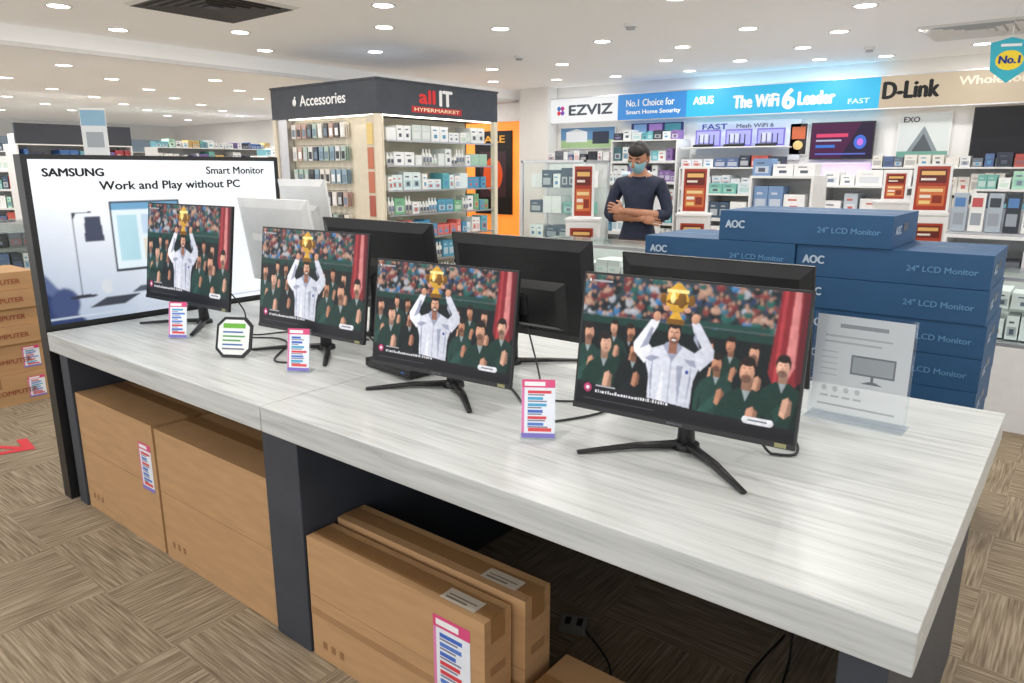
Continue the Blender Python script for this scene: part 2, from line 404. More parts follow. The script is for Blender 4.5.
# ------------------------------------------------------------------ monitors
def court_pic():
    rs = random.Random(3); sh = [('r', 0, 0, 1, 1, C(12, 20, 22)), ('r', 0, .64, 1, 1, C(28, 46, 50)), ('r', .0, .84, 1, 1, C(46, 60, 68))]
    cols = [C(130, 60, 56), C(176, 178, 186), C(60, 110, 132), C(190, 150, 128), C(44, 62, 96), C(36, 96, 88), C(120, 50, 54), C(24, 30, 36), C(30, 44, 50), C(20, 26, 30), C(60, 120, 170), C(24, 60, 56)]
    for i in range(300):
        x = rs.random(); y = .70+.3*rs.random(); c = rs.choice(cols)
        sh.append(('e', x, y-.014, .014+.010*rs.random(), .020+.016*rs.random(), c))
        sh.append(('e', x, y+.012, .007, .014, C(176, 132, 110)))
    sh += [('blur', 5), ('r', 0, .635, 1, .69, C(20, 58, 50)), ('r', 0, .695, 1, .702, C(88, 104, 102)), ('r', .55, .70, .86, .74, C(30, 70, 62))]
    sh += [('p', [(.86, .2), (.93, .2), (1, .45), (1, 1), (.89, 1)], C(136, 34, 42)), ('p', [(.93, .35), (.97, .5), (.965, 1), (.94, 1)], C(214, 130, 128)), ('r', .975, .4, 1, 1, C(96, 24, 34)), ('p', [(.89, .3), (.905, .3), (.915, 1), (.90, 1)], C(180, 60, 66)), ('blur', 3)]
    def mate(cx, cy, k, b, sk, beard, tw):
        hr = C(34, 24, 20); d = tuple(v*.45 for v in sk); lt = tuple(min(1, v*1.2) for v in sk)
        return [('p', [(cx-.10*k, 0), (cx-.098*k, cy-.24*k), (cx-.07*k, cy-.15*k), (cx-.025*k, cy-.10*k), (cx+.025*k, cy-.10*k), (cx+.07*k, cy-.15*k), (cx+.098*k, cy-.24*k), (cx+.10*k, 0)], b),
                ('p', [(cx+.03*k, 0), (cx+.06*k, cy-.22*k), (cx+.098*k, cy-.3*k), (cx+.10*k, 0)], tuple(v*.4 for v in b)),
                ('p', [(cx-.09*k, 0), (cx-.07*k, cy-.25*k), (cx-.06*k, 0)], tuple(v*.5 for v in b)),
                ('p', [(cx-.016*k, cy-.1*k), (cx+.016*k, cy-.1*k), (cx, cy-.17*k)], C(150, 160, 162)),
                ('p', [(cx-.016*k, cy-.11*k), (cx+.016*k, cy-.11*k), (cx+.018*k, cy-.03*k), (cx-.018*k, cy-.03*k)], d),
                ('e', cx-.003*k, cy+.016*k, .029*k, .062*k, hr), ('e', cx+tw*.004, cy-.012*k, .024*k, .058*k, sk), ('e', cx-.009*k, cy-.01*k, .012*k, .04*k, lt),
                ('e', cx+tw*.005, cy-.045*k, .018*k, .024*k, tuple(v*.3 for v in sk) if beard else tuple(v*.85 for v in sk)),
                ('e', cx+tw*.006, cy-.038*k, .007*k, .005*k, C(120, 60, 56)), ('r', cx-.014*k+tw*.005, cy+.008*k, cx-.004*k+tw*.005, cy+.014*k, d), ('r', cx+.004*k+tw*.005, cy+.008*k, cx+.014*k+tw*.005, cy+.014*k, d),
                ('e', cx+tw*.006, cy-.015*k, .004*k, .012*k, tuple(v*.75 for v in sk)), ('e', cx-.003*k, cy+.05*k, .024*k, .028*k, hr),
                ('p', [(cx-.09*k, cy-.42*k), (cx-.06*k, cy-.46*k), (cx+.02*k, cy-.30*k), (cx+.0*k, cy-.24*k)], tuple(v*1.6 for v in b)),
                ('p', [(cx+.0*k, cy-.31*k), (cx+.02*k, cy-.33*k), (cx+.035*k, cy-.24*k), (cx+.028*k, cy-.19*k), (cx+.008*k, cy-.21*k)], sk), ('p', [(cx+.02*k, cy-.33*k), (cx+.042*k, cy-.30*k), (cx+.044*k, cy-.22*k), (cx+.033*k, cy-.20*k)], d)]
    G1 = C(20, 50, 42); G0 = C(13, 20, 22); G2 = C(30, 62, 54)
    S1 = C(206, 152, 124); S2 = C(184, 128, 100); S3 = C(216, 166, 140)
    for a in ((.25, .60, .75, G0, S2, 1, 1), (.17, .62, .7, G1, S1, 0, -1), (.04, .56, .95, G2, S1, 1, 1), (.13, .49, 1.1, G1, S3, 0, 1), (.275, .47, .85, G0, S2, 1, 1),
              (.62, .57, .72, G0, S1, 1, -1), (.71, .60, .78, G1, S2, 0, -1), (.81, .57, .82, G0, S1, 1, -1), (.93, .50, 1.05, G1, S3, 1, -1), (.66, .46, .9, G2, S2, 1, -1), (.79, .44, 1.25, G1, S1, 1, -1)): sh += mate(*a)
    J = C(214, 216, 228); J2 = C(158, 162, 182); J3 = C(240, 240, 246)
    sh += [('p', [(.36, 0), (.355, .3), (.33, .42), (.36, .5), (.42, .54), (.50, .54), (.56, .5), (.585, .42), (.56, .3), (.555, 0)], J),
           ('p', [(.36, .50), (.33, .38), (.275, .46), (.27, .52), (.345, .71), (.385, .71), (.375, .66), (.335, .54)], J3),
           ('p', [(.555, .50), (.585, .38), (.64, .48), (.64, .54), (.565, .72), (.53, .72), (.54, .66), (.585, .55)], J),
           ('r', .453, 0, .457, .5, J2), ('p', [(.36, .3), (.375, .1), (.37, .45)], J2), ('p', [(.55, .3), (.535, .1), (.545, .45)], J2), ('p', [(.30, .48), (.34, .52), (.36, .64), (.35, .66)], J2), ('p', [(.60, .48), (.575, .54), (.55, .66), (.545, .6)], J2),
           ('p', [(.40, .1), (.42, .4), (.43, .1)], J3), ('p', [(.48, .4), (.50, .1), (.51, .4)], J2), ('p', [(.41, .53), (.456, .42), (.50, .53), (.48, .56), (.43, .56)], J2), ('p', [(.33, .42), (.36, .40), (.40, .44), (.36, .45)], J2), ('p', [(.57, .40), (.54, .41), (.51, .45), (.56, .45)], J2),
           ('e', .53, .36, .008, .014, C(30, 60, 150)), ('blur', 1),
           ('r', .438, .48, .474, .58, C(150, 100, 80)), ('e', .456, .648, .031, .072, C(34, 24, 20)), ('e', .456, .618, .027, .068, S1), ('e', .448, .62, .014, .05, S3), ('e', .457, .578, .019, .028, C(128, 86, 70)),
           ('e', .457, .578, .011, .007, C(230, 225, 220)), ('r', .437, .632, .449, .640, C(60, 40, 34)), ('r', .463, .632, .475, .640, C(60, 40, 34)), ('p', [(.452, .635), (.460, .635), (.463, .602), (.45, .602)], C(180, 128, 102)), ('e', .456, .69, .026, .03, C(34, 24, 20)),
           ('e', .37, .735, .018, .036, S1), ('e', .545, .745, .018, .036, S1)]
    G = C(222, 168, 54); Gd = C(126, 84, 22); G3 = C(255, 234, 150)
    sh += [('r', .415, .69, .495, .73, Gd), ('p', [(.425, .73), (.485, .73), (.465, .79), (.445, .79)], G), ('e', .455, .86, .052, .085, G), ('e', .455, .85, .052, .02, Gd), ('e', .475, .87, .02, .06, Gd), ('r', .405, .915, .505, .94, G3),
           ('p', [(.415, .94), (.495, .94), (.465, .985), (.445, .985)], G), ('e', .435, .88, .012, .04, G3), ('e', .39, .87, .014, .04, Gd), ('e', .52, .87, .014, .04, Gd), ('e', .41, .80, .015, .02, S1), ('e', .505, .80, .015, .02, S1)]
    for i in range(6): sh.append(('p', [(0, 0), (1, 0), (1, .09-.01*i), (.6, .10-.012*i), (0, .175-.014*i)], C(26-3*i, 24-3*i, 30-3*i)))
    sh += [('blur', 1), ('e', .06, .125, .02, .034, C(190, 60, 110)), ('e', .06, .125, .009, .014, WH), ('r', .10, .145, .2, .157, C(180, 180, 185))]
    x = .10
    while x < .46: w = .004+.008*rs.random(); sh.append(('r', x, .098, x+w, .098+.014+.010*rs.random(), C(225, 225, 230))); x += w+.005
    sh += [('r', .04, .04, .40, .046, C(90, 90, 98)), ('r', .80, .08, .90, .13, C(225, 225, 230)), ('e', .80, .105, .014, .025, C(225, 225, 230)), ('e', .90, .105, .014, .025, C(225, 225, 230)), ('r', .81, .099, .89, .111, C(110, 110, 120))]
    sh += [('r', .02, .945, .03, .965, WH), ('r', .04, .945, .14, .958, C(170, 170, 175))]
    return sh
COURT = grid_mesh('screen_picture', raster(court_pic(), 480, 288, grain=.10, blur=1, seed=4), SC)
TILT = math.radians(8)
def monitor(x, y, yaw, w, h, zb, pic=True, white=False, kind='computer_monitor', sticker=False):
    B1 = WHT if white else BLK; B2 = WHT if white else BLKG
    m = MB()
    T = Matrix.Translation((0, -.018, zb)) @ Matrix.Rotation(-TILT, 4, 'X') @ Matrix.Translation((0, 0, -zb))
    m.box(-w/2, w/2, 0, .012, zb, zb+h, B1, M=T)
    m.frus((-w/2+.003, w/2-.003, zb+.003, zb+h-.003), .012, (-w*.44, w*.44, zb+h*.08, zb+h*.9), .026, B1, M=T)
    m.frus((-w*.34, w*.34, zb+h*.10, zb+h*.6), .024, (-w*.28, w*.28, zb+h*.16, zb+h*.52), .045, B2, M=T)
    for i in range(9): m.box(-w*.2, w*.2, .0255, .0265, zb+h*(.70+.015*i), zb+h*(.705+.015*i), B2, M=T)
    m.box(-.05, .05, .044, .048, zb+h*.24, zb+h*.44, B1, M=T)
    m.tube([(0, .07, .012), (0, .066, zb*.8), (0, .058, zb+h*.18), (0, .06, zb+h*.40)], [.024, .02, .02, .024], B1, seg=12)
    m.tube([(0, .07, 0), (0, .07, .014), (0, .07, .02)], [.036, .034, .022], B1, seg=16)
    sw = .21
    for sgn in (-1, 1):
        m.tube([(0, .07, .012), (sgn*sw*.5, -.02, .012), (sgn*sw, -.125, .006)], [.017, .013, .008], B1, seg=10, flat=.6)
    if pic:
        m.box(-w/2, w/2, -.003, 0, zb, zb+.014, B1, M=T)
        m.text('SAMSUNG', (-.02, -.003, zb+.004), X3, Z3, .04, PR, C(120, 120, 125), lift=.0003, bold=0, M=T)
        m.pic((w/2-.045, -.0034, zb+.002), (.026, 0, 0), (0, 0, .010), [('r', 0, 0, 1, 1, C(150, 146, 104))], PR, M=T)
    else:
        m.box(-w/2+.006, w/2-.006, -.0005, 0, zb+.016, zb+h-.006, BLKG, M=T)
    if sticker: m.box(w*.24, w*.27, .0265, .027, zb+h*.55, zb+h*.65, PR, C(210, 210, 210), M=T)
    o = m.build(kind, (x, y, .8), math.radians(yaw), bevel=.0015)
    if pic:
        s = bpy.data.objects.new('screen_picture', COURT); S.collection.objects.link(s); s.parent = o
        s.matrix_local = T @ Matrix.Translation((-w/2+.006, -.0006, zb+.016)) @ Matrix.Diagonal((w-.012, 1, h-.022, 1))
    return o
monitor(-.735, 1.585, 4, .57, .360, .084)
monitor(-1.575, 1.615, 5, .565, .355, .058)
monitor(-2.33, 1.68, 4, .605, .405, .072)
monitor(-3.185, 1.64, 3, .665, .45, .10)
monitor(-.875, 2.1, 180, .60, .365, .08, False)
monitor(-1.61, 2.1, 180, .63, .37, .10, False, sticker=True)
monitor(-2.37, 2.1, 180, .68, .395, .10, False)
monitor(-3.10, 2.10, 178, .60, .42, .145, False, white=True)
monitor(-3.29, 2.40, 178, .42, .32, .33, False, white=True)

# ------------------------------------------------------------------ lightbox sign
m = MB()
m.box(-3.625, -3.55, 1.17, 2.41, .8, 1.56, BLK); m.box(-3.625, -3.55, 1.17, 1.22, 0, .8, BLK); m.box(-3.625, -3.55, 2.36, 2.41, 0, .8, BLK); m.box(-3.60, -3.56, 1.22, 2.36, .0, .8, CHAR)
y0, y1, z0, z1 = 1.195, 2.385, .825, 1.54
W = y1-y0; H = z1-z0
fy = lambda y: (y-y0)/W
fz = lambda z: (z-z0)/H
sh = [('r', 0, 0, 1, 1, C(240, 244, 248))]
for i in range(24): sh.append(('p', [(0, 0), (.75-.025*i, 0), (.5-.02*i, .5-.02*i), (0, .8-.03*i)], C(237-i*3.2, 241-i*2.8, 247-i*2.2)))
sh += [('p', [(0, 0), (.10, 0), (.05, .2), (.0, .32)], C(84, 100, 140)), ('p', [(0, 0), (.13, 0), (.0, .2)], C(36, 54, 100)), ('e', .06, .12, .05, .1, C(60, 74, 116)), ('blur', 3),
       ('r', 0, .03, 1, .04, C(190, 200, 214))]
dk = C(44, 48, 60)
sh += [('r', fy(1.337), fz(.94), fy(1.343), fz(1.28), dk), ('p', [(fy(1.337), fz(1.27)), (fy(1.355), fz(1.305)), (fy(1.42), fz(1.305)), (fy(1.42), fz(1.312)), (fy(1.337), fz(1.31))], dk),
       ('p', [(fy(1.38), fz(1.18)), (fy(1.465), fz(1.18)), (fy(1.455), fz(1.29)), (fy(1.39), fz(1.29))], C(66, 72, 92)), ('e', fy(1.345), fz(.935), .05, .012, dk), ('e', fy(1.45), fz(.97), .02, .05, C(204, 209, 214))]
sh += [('r', fy(1.50), fz(1.03), fy(1.83), fz(1.355), C(24, 30, 40)), ('r', fy(1.507), fz(1.042), fy(1.823), fz(1.345), C(222, 236, 244)), ('r', fy(1.507), fz(1.315), fy(1.823), fz(1.345), C(110, 160, 196)),
       ('r', fy(1.53), fz(1.08), fy(1.62), fz(1.29), C(176, 214, 226)), ('r', fy(1.64), fz(1.2), fy(1.8), fz(1.29), C(190, 210, 230)), ('r', fy(1.64), fz(1.08), fy(1.71), fz(1.18), C(220, 214, 200)), ('r', fy(1.72), fz(1.08), fy(1.8), fz(1.18), C(150, 184, 214)),
       ('r', fy(1.64), fz(.95), fy(1.69), fz(1.03), C(70, 80, 94)), ('p', [(fy(1.56), fz(.93)), (fy(1.77), fz(.93)), (fy(1.73), fz(.955)), (fy(1.6), fz(.955))], C(80, 90, 104))]
sh += [('p', [(fy(1.36), fz(.88)), (fy(1.52), fz(.88)), (fy(1.6), fz(.92)), (fy(1.44), fz(.92))], C(60, 64, 76))]
m.text('SAMSUNG', (-3.5488, 1.245, 1.468), Y3, Z3, .25, PR, BK, h=.034, bold=2, lift=.0002)
m.text('Smart Monitor', (-3.5488, 1.99, 1.475), Y3, Z3, .33, PR, BK, h=.036, bold=1, lift=.0002)
m.text('Work and Play without PC', (-3.5488, 1.47, 1.395), Y3, Z3, .70, PR, BK, h=.05, bold=1, lift=.0002)
lb = m.build('lightbox_sign')
gm = grid_mesh('lightbox_picture', raster(sh, 300, 180, grain=.01, blur=1, shade=.0), SIGN)
s_ = bpy.data.objects.new('lightbox_picture', gm); S.collection.objects.link(s_); s_.parent = lb
s_.matrix_local = Matrix.Translation((-3.5495, y0, z0)) @ Matrix.Rotation(math.radians(90), 4, 'Z') @ Matrix.Diagonal((W, 1, H, 1))

# ------------------------------------------------------------------ small items on the table
def tag_stand(x, y, yaw=20, w=.085, h=.15):
    m = MB(); M = Matrix.Rotation(math.radians(-12), 4, 'X')
    m.box(-w/2-.004, w/2+.004, 0, .0025, 0, h+.006, ACRY, M=M); m.box(-w/2-.004, w/2+.004, 0, .06, 0, .0025, ACRY)
    m.pic((-w/2, -.0012, .006), (w, 0, 0), (0, 0, h), card_art(), PG, M=M)
    m.build('price_tag_stand', (x, y, .8005), math.radians(yaw))
tag_stand(-2.12, 1.46, 30, .08, .15); tag_stand(-2.96, 1.46, 32, .08, .15); tag_stand(-1.07, 1.46, 34, .088, .155)
m = MB(); M = Matrix.Rotation(math.radians(-18), 4, 'X'); w, h, q = .145, .155, .03
P = [(-w/2+q, 0), (w/2-q, 0), (w/2, q), (w/2, h-q), (w/2-q, h), (-w/2+q, h), (-w/2, h-q), (-w/2, q)]
m.add([(x, 0, z) for x, z in P]+[(x, .008, z) for x, z in P], [tuple(range(8)), tuple(range(15, 7, -1))]+[(i, i+8, (i+1) % 8+8, (i+1) % 8) for i in range(8)], BLKG, M=M)
I = [(x*.86, (z-h/2)*.86+h/2) for x, z in P]
m.add([(x, -.001, z) for x, z in I], [tuple(range(8))], PG, C(240, 242, 238), M=M)
m.box(-.045, .045, -.0016, -.001, .112, .13, PG, C(110, 180, 60), M=M)
for i in range(5): m.box(-.045, .045-.008*(i % 3), -.0016, -.001, .03+.016*i, .036+.016*i, PG, random.choice([C(70, 110, 170), C(110, 120, 130), C(90, 160, 90)]), M=M)
m.tube([(0, .046, .12), (0, .09, .002)], .006, BLK, seg=8)
m.build('price_sign_frame', (-2.49, 1.43, .802), math.radians(30))
m = MB(); m.box(-.13, .13, -.08, .08, .006, .034, BLK); m.box(-.12, .12, -.081, -.08, .012, .028, BLKG)
for a in (-.11, .11):
    for b in (-.06, .06): m.cyl((a, b, 0), (a, b, .006), .008, BLK)
for i in range(6): m.box(-.1+.03*i, -.09+.03*i, -.05, .05, .034, .0345, BLKG)
m.box(.08, .1, -.0815, -.081, .017, .022, PR, C(60, 120, 200)); m.build('set_top_box', (-1.86, 1.73, .8), math.radians(-6), bevel=.003)

m = MB(); w, h = .25, .30
m.box(-w/2-.006, w/2+.006, 0, .003, 0, h+.006, ACRY); m.box(-w/2-.006, w/2+.006, -.04, .05, 0, .004, ACRY)
for sx in (-1, 1): m.box(sx*(w/2+.004)-.002, sx*(w/2+.004)+.002, -.004, .003, 0, h+.006, ACRY)
g = C(186, 190, 194)
sh = [('r', 0, 0, 1, 1, C(232, 236, 238)), ('r', .25, .88, .75, .92, C(150, 155, 160)), ('r', .1, .78, .8, .80, g), ('r', .1, .72, .7, .74, g), ('r', .40, .42, .86, .62, C(116, 120, 126)), ('r', .42, .44, .84, .60, C(176, 184, 190)),
      ('r', .62, .36, .65, .42, C(110, 114, 120)), ('p', [(.52, .34), (.75, .34), (.67, .37), (.6, .37)], C(110, 114, 120))]
for i in range(4): sh += [('e', .14+.12*i, .24, .03, .03, C(196, 200, 204)), ('r', .1+.12*i, .15, .19+.12*i, .17, g)]
for i in range(5): sh.append(('r', .08, .62-.06*i, .26, .63-.06*i, g))
sh.append(('r', .08, .06, .9, .08, g))
m.pic((-w/2, -.0015, .02), (w, 0, 0), (0, 0, h-.02), sh, SHEET); m.build('acrylic_sign_holder', (-.45, 2.13, .8005), math.radians(-2))

def cable(name, pts, zmin, r=.0035):
    m = MB(); P = []
    pp = [Vector(p) for p in pts]
    for i in range(len(pp)-1):
        a = pp[max(i-1, 0)]; b = pp[i]; c = pp[i+1]; d = pp[min(i+2, len(pp)-1)]
        for k in range(8):
            t = k/8; q = .5*((2*b)+(c-a)*t+(2*a-5*b+4*c-d)*t*t+(3*b-a-3*c+d)*t**3); q.z = max(q.z, zmin); P.append(q)
    P.append(pp[-1]); m.tube(P, r, CABLE, seg=6); m.build(name)
Z = .8048
cable('power_cable', [(-1.52, 1.74, .93), (-1.48, 1.80, .85), (-1.42, 1.78, Z), (-1.27, 1.66, Z), (-1.18, 1.56, Z), (-1.1, 1.62, Z), (-1.05, 1.8, Z), (-1.2, 1.95, Z)], Z)
cable('power_cable', [(-2.27, 1.80, .95), (-2.22, 1.86, .86), (-2.15, 1.87, Z), (-2.06, 1.86, Z), (-2.02, 1.88, Z), (-2.1, 1.98, Z)], Z)
cable('power_cable', [(-2.72, 1.66, Z), (-2.62, 1.72, Z), (-2.5, 1.68, Z), (-2.32, 1.50, Z), (-2.22, 1.54, Z)], Z)
cable('power_cable', [(-.65, 1.70, .96), (-.61, 1.76, .86), (-.55, 1.74, Z), (-.5, 1.78, Z), (-.56, 1.9, Z), (-.75, 1.98, Z), (-1.1, 1.9, Z)], Z)
cable('power_cable', [(-3.08, 1.76, .98), (-3.03, 1.82, .86), (-2.9, 1.74, Z), (-2.76, 1.7, Z), (-2.66, 1.85, Z), (-2.3, 1.94, Z)], Z)
cable('power_cable', [(-1.53, 2.02, .95), (-1.46, 1.98, .84), (-1.35, 1.86, Z), (-1.25, 1.75, Z), (-1.15, 1.8, Z)], Z)
cable('floor_cable', [(-1.12, 1.8, .02), (-.98, 1.72, .006), (-.85, 1.55, .006), (-.7, 1.6, .006), (-.6, 1.78, .006), (-.62, 1.95, .006), (-.6, 2.2, .006)], .004)
cable('floor_cable', [(-.62, 2.33, .6), (-.6, 2.25, .3), (-.55, 2.1, .006), (-.5, 1.8, .006), (-.42, 1.6, .006)], .004)
m = MB(); m.box(-.045, .045, -.035, .035, 0, .025, PR, C(150, 150, 150)); m.box(-.03, -.01, -.02, .02, .025, .027, BLK); m.box(.01, .03, -.02, .02, .025, .027, BLK); m.build('floor_power_socket', (-1.17, 1.81, 0), .4, bevel=.003)

m = MB(); a = C(214, 56, 66)
m.add([(0, -.02, .002), (.42, -.02, .002), (.42, .02, .002), (0, .02, .002)], [(0, 1, 2, 3)], PR, a)
m.add([(-.05, 0, .0025), (.12, .14, .0025), (.16, .11, .0025), (.03, 0, .0025), (.16, -.11, .0025), (.12, -.14, .0025)], [(0, 5, 4, 3), (0, 3, 2, 1)], PR, a)
m.build('floor_arrow_sticker', (-4.42, 1.28, 0), math.radians(212))

# ------------------------------------------------------------------ shelves with goods
PAL_W = [C(238, 240, 240)]*5+[C(170, 214, 190), C(120, 180, 170), C(210, 220, 226), C(70, 90, 110)]
PAL_M = [C(230, 230, 228)]*4+[C(60, 64, 80), C(170, 70, 76), C(70, 110, 170), C(214, 180, 110), C(110, 170, 184), C(130, 130, 135), C(120, 100, 160)]
PAL_G = [C(236, 240, 242)]*4+[C(150, 200, 206), C(110, 170, 196), C(206, 226, 230), C(170, 196, 214), C(70, 130, 170)]
PAL_B = [C(45, 48, 56), C(60, 66, 80), C(225, 225, 225), C(90, 110, 150), C(190, 90, 80), C(110, 115, 125)]
def goods(m, x0, x1, yf, z, hmax, pal, dmax=.2, wr=(.05, .14), M=None, hr=(.55, .95), lab=True, bottles=False):
    x = x0+.01
    while x < x1-wr[0]:
        w = min(U(*wr), x1-x-.005); h = hmax*U(*hr); c = random.choice(pal); d = dmax*U(.5, .9); y = yf+U(0, .03)
        n = random.choice((1, 1, 2))
        c2 = random.choice(pal); c2 = tuple(.5*a+.5*b for a, b in zip(c, c2)); c3 = random.choice([C(90, 95, 110), C(120, 130, 150), C(200, 110, 100), C(90, 150, 190), c2, c2])
        if bottles and R() < .35:
            for k in range(random.choice((2, 3))):
                if x+.05 > x1: break
                m.tube([(x+.024, y+.03, z), (x+.024, y+.03, z+h*.7), (x+.024, y+.03, z+h*.82), (x+.024, y+.03, z+h)], [.021, .021, .009, .009], PR, C(235, 236, 234), seg=8, M=M)
                m.box(x+.008, x+.04, y+.006, y+.008, z+h*.2, z+h*.5, PR, c3, M); x += .05
            continue
        for k in range(n):
            if x+w > x1: break
            m.box(x, x+w*.96, y, y+d, z, z+h, PR, c, M)
            if lab:
                m.box(x+w*.12, x+w*.84, y-.0015, y, z+h*.15, z+h*.55, PR, c2, M)
                m.box(x+w*.2, x+w*.6, y-.002, y, z+h*.70, z+h*.78, PR, c3, M)
                m.box(x+w*.3, x+w*.66, y-.0022, y-.0016, z+h*.22, z+h*.46, PR, c3, M)
            x += w
        x += U(.003, .02)
def product_shelf(name, loc, rz, w, d, h, levels, pal, frame=WHT, wr=(.05, .14), header=None, back=WHT, top=2):
    m = MB(); t = .02
    m.box(0, t, 0, d, 0, h, frame); m.box(w-t, w, 0, d, 0, h, frame); m.box(t, w-t, d-t, d, 0, h, back); m.box(t, w-t, 0, d, 0, .1, frame)
    zs = [.1+(h-.1)*i/levels for i in range(levels)]; g = (h-.1)/levels
    for z in zs:
        m.box(t, w-t, .01, d-t, z, z+.015, frame); m.box(t, w-t, .004, .01, z-.02, z+.018, PR, C(225, 225, 225))
        goods(m, t, w-t, .03, z+.016, g-.05, pal, d*.8, wr)
    m.box(0, w, 0, d, h, h+.02, frame)
    if top == 2: goods(m, 0, w, .03, h+.021, .17, pal, d*.7, wr)
    if header:
        m.box(0, w, 0, .05, h+.02, h+.32, PR, header[1])
        if header[0]: m.text(header[0], (w*.3, -.001, h+.12), X3, Z3, w*.35, PR, C(190, 195, 205), h=.09)
    m.build(name, loc, rz)

# accessories kiosk
m = MB(); xa, xb, ya, yb = -7.82, -5.97, 5.28, 7.24
m.box(xa, xb, ya, yb, 2.06, 2.4, CHAR); m.box(xa-.01, xb+.01, ya-.01, yb+.01, 2.4, 2.42, CHAR); m.box(xa, xb, ya, yb, 0, .15, CHAR)
LED = mat('led_strip', (1, .92, .78), .5, emit=5.)
m.box(xa+.3, xb-.02, ya+.02, ya+.04, 2.045, 2.058, LED); m.box(xb-.04, xb-.02, ya+.1, yb-.1, 2.045, 2.058, LED)
for x, y in ((xa, ya), (xb-.06, ya), (xb-.06, yb-.06), (xa, yb-.06)): m.box(x, x+.06, y, y+.06, .15, 2.06, CREAM)
m.box(xa+.06, xb-.5, ya+.12, ya+.15, .15, 2.06, CREAM); m.box(xb-.5, xb-.47, ya+.12, yb-.06, .15, 2.06, CREAM)
m.box(xa+.02, xa+.25, ya+.02, ya+.10, .15, 2.06, METAL)
m.box(xb-.47, xb-.06, ya+.12, ya+.14, .15, 2.06, CREAM)
m.box(xa+.06, xb-.47, yb-.08, yb-.06, .15, 2.06, CREAM); m.box(xa, xa+.02, ya+.06, yb-.06, .15, 2.06, CREAM)
m.text('Accessories', (xa+.56, ya-.001, 2.19), X3, Z3, .80, PR, WH, h=.115)
m.ell((xa+.46, ya-.006, 2.235), (.036, .006, .04), PR, WH); m.ell((xa+.472, ya-.006, 2.287), (.012, .004, .014), PR, WH)
for st, zz, ww, hh, cc, o in (('all', 2.20, .24, .14, C(225, 50, 50), .62), ('IT', 2.19, .2, .16, WH, .94)):
    m.text(st, (xb+.001, ya+o, zz), Y3, Z3, ww, PR, cc, h=hh, bold=2)
m.box(xb, xb+.003, ya+.5, ya+1.3, 2.10, 2.165, PR, C(200, 40, 45)); m.text('HYPERMARKET', (xb+.003, ya+.54, 2.115), Y3, Z3, .72, PR, C(250, 240, 200), h=.036)
for r in range(7):
    z = 1.84-r*.25; x = xa+.32
    while x < xb-.62:
        c = random.choice([C(70, 80, 100), C(180, 200, 190), C(226, 226, 226), C(150, 176, 190), C(90, 90, 94), C(200, 170, 160), C(235, 230, 222)])
        m.cyl((x+.035, ya+.12, z+.17), (x+.035, ya+.02, z+.17), .003, METAL, seg=6)
        for k in range(3): m.box(x, x+.072, ya+.03+.03*k, ya+.04+.03*k, z, z+.155, PG, c)
        m.box(x+.01, x+.062, ya+.028, ya+.03, z+.02, z+.1, PG, random.choice([C(50, 54, 62), WH, C(120, 140, 160), C(200, 205, 208)]))
        x += .098
for i in range(6): m.box(xb-.16, xb-.07, ya-.012, ya-.004, .5+.25*i, .72+.25*i, PG, random.choice([C(200, 120, 90), C(236, 206, 130), C(180, 96, 80)]))
m.box(xb-.17, xb-.06, ya-.004, ya+.005, .45, 2.05, PR, C(220, 210, 190))
Mr = Matrix.Translation((xb-.02, ya+.14, 0)) @ Matrix.Rotation(math.radians(90), 4, 'Z')
MIX = [C(238, 240, 240)]*3+[C(190, 80, 86), C(60, 66, 84), C(230, 190, 120), C(90, 160, 190), C(120, 180, 140)]
for i in range(7):
    z = .2+.265*i
    m.box(xb-.46, xb-.02, ya+.14, yb-.06, z, z+.01, GLASS)
    m.box(xb-.03, xb-.018, ya+.14, yb-.06, z-.006, z+.012, METAL)
    goods(m, .02, yb-ya-.24, .03, z+.012, .22, [MIX, MIX, [C(110, 180, 200), C(235, 240, 240), C(80, 150, 190), C(230, 120, 110)], MIX, [C(100, 175, 185), C(90, 160, 200), C(225, 238, 240), C(240, 240, 238)], [C(238, 240, 240), C(226, 232, 230), C(170, 205, 186)], [C(238, 240, 240)]*4+[C(150, 196, 150), C(205, 214, 210)]][i], .3, (.07, .16) if i > 2 else (.05, .12), M=Mr, hr=(.5, .9), bottles=i in (0, 1, 3, 5))
m.build('accessories_kiosk')

def glass_counter(name, loc, rz, w, d, h, pal, base=.35, inner=1):
    m = MB(); m.box(0, w, 0, d, 0, base, WHT); m.box(0, w, 0, d, base, base+.02, METAL)
    for x in (0, w-.02):
        for y in (0, d-.02): m.box(x, x+.02, y, y+.02, base, h, METAL)
    for y in (0, d-.02): m.box(0, w, y, y+.02, h-.02, h, METAL)
    for x in (0, w-.02): m.box(x, x+.02, 0, d, h-.02, h, METAL)
    m.box(.02, w-.02, .004, .008, base+.02, h-.02, GLASS); m.box(.0, w, 0, d, h, h+.008, GLASS)
    m.box(.02, w-.02, d-.01, d-.004, base+.02, h-.02, WHT)
    for i in range(inner+1):
        z = base+.02+(h-base-.04)*i/(inner+1)
        if i: m.box(.02, w-.02, .05, d-.02, z, z+.008, GLASS)
        goods(m, .04, w-.04, .08, z+.009, (h-base)/(inner+1)*.8, pal, d*.6, (.06, .16))
    m.build(name, loc, rz)
glass_counter('glass_display_cabinet', (-4.56, 5.9, 0), 0, .76, .45, 1.58, PAL_W, .3, 4)
glass_counter('glass_display_counter', (-3.0, 3.95, 0), 0, 1.9, .4, 1.03, PAL_W, .35, 1)
glass_counter('glass_display_counter', (-8.9, 1.6, 0), math.radians(90), 2.2, .5, .95, PAL_B, .4, 1)
glass_counter('glass_display_counter', (-7.3, 3.6, 0), math.radians(90), 1.2, .5, 1.0, PAL_M, .4, 1)

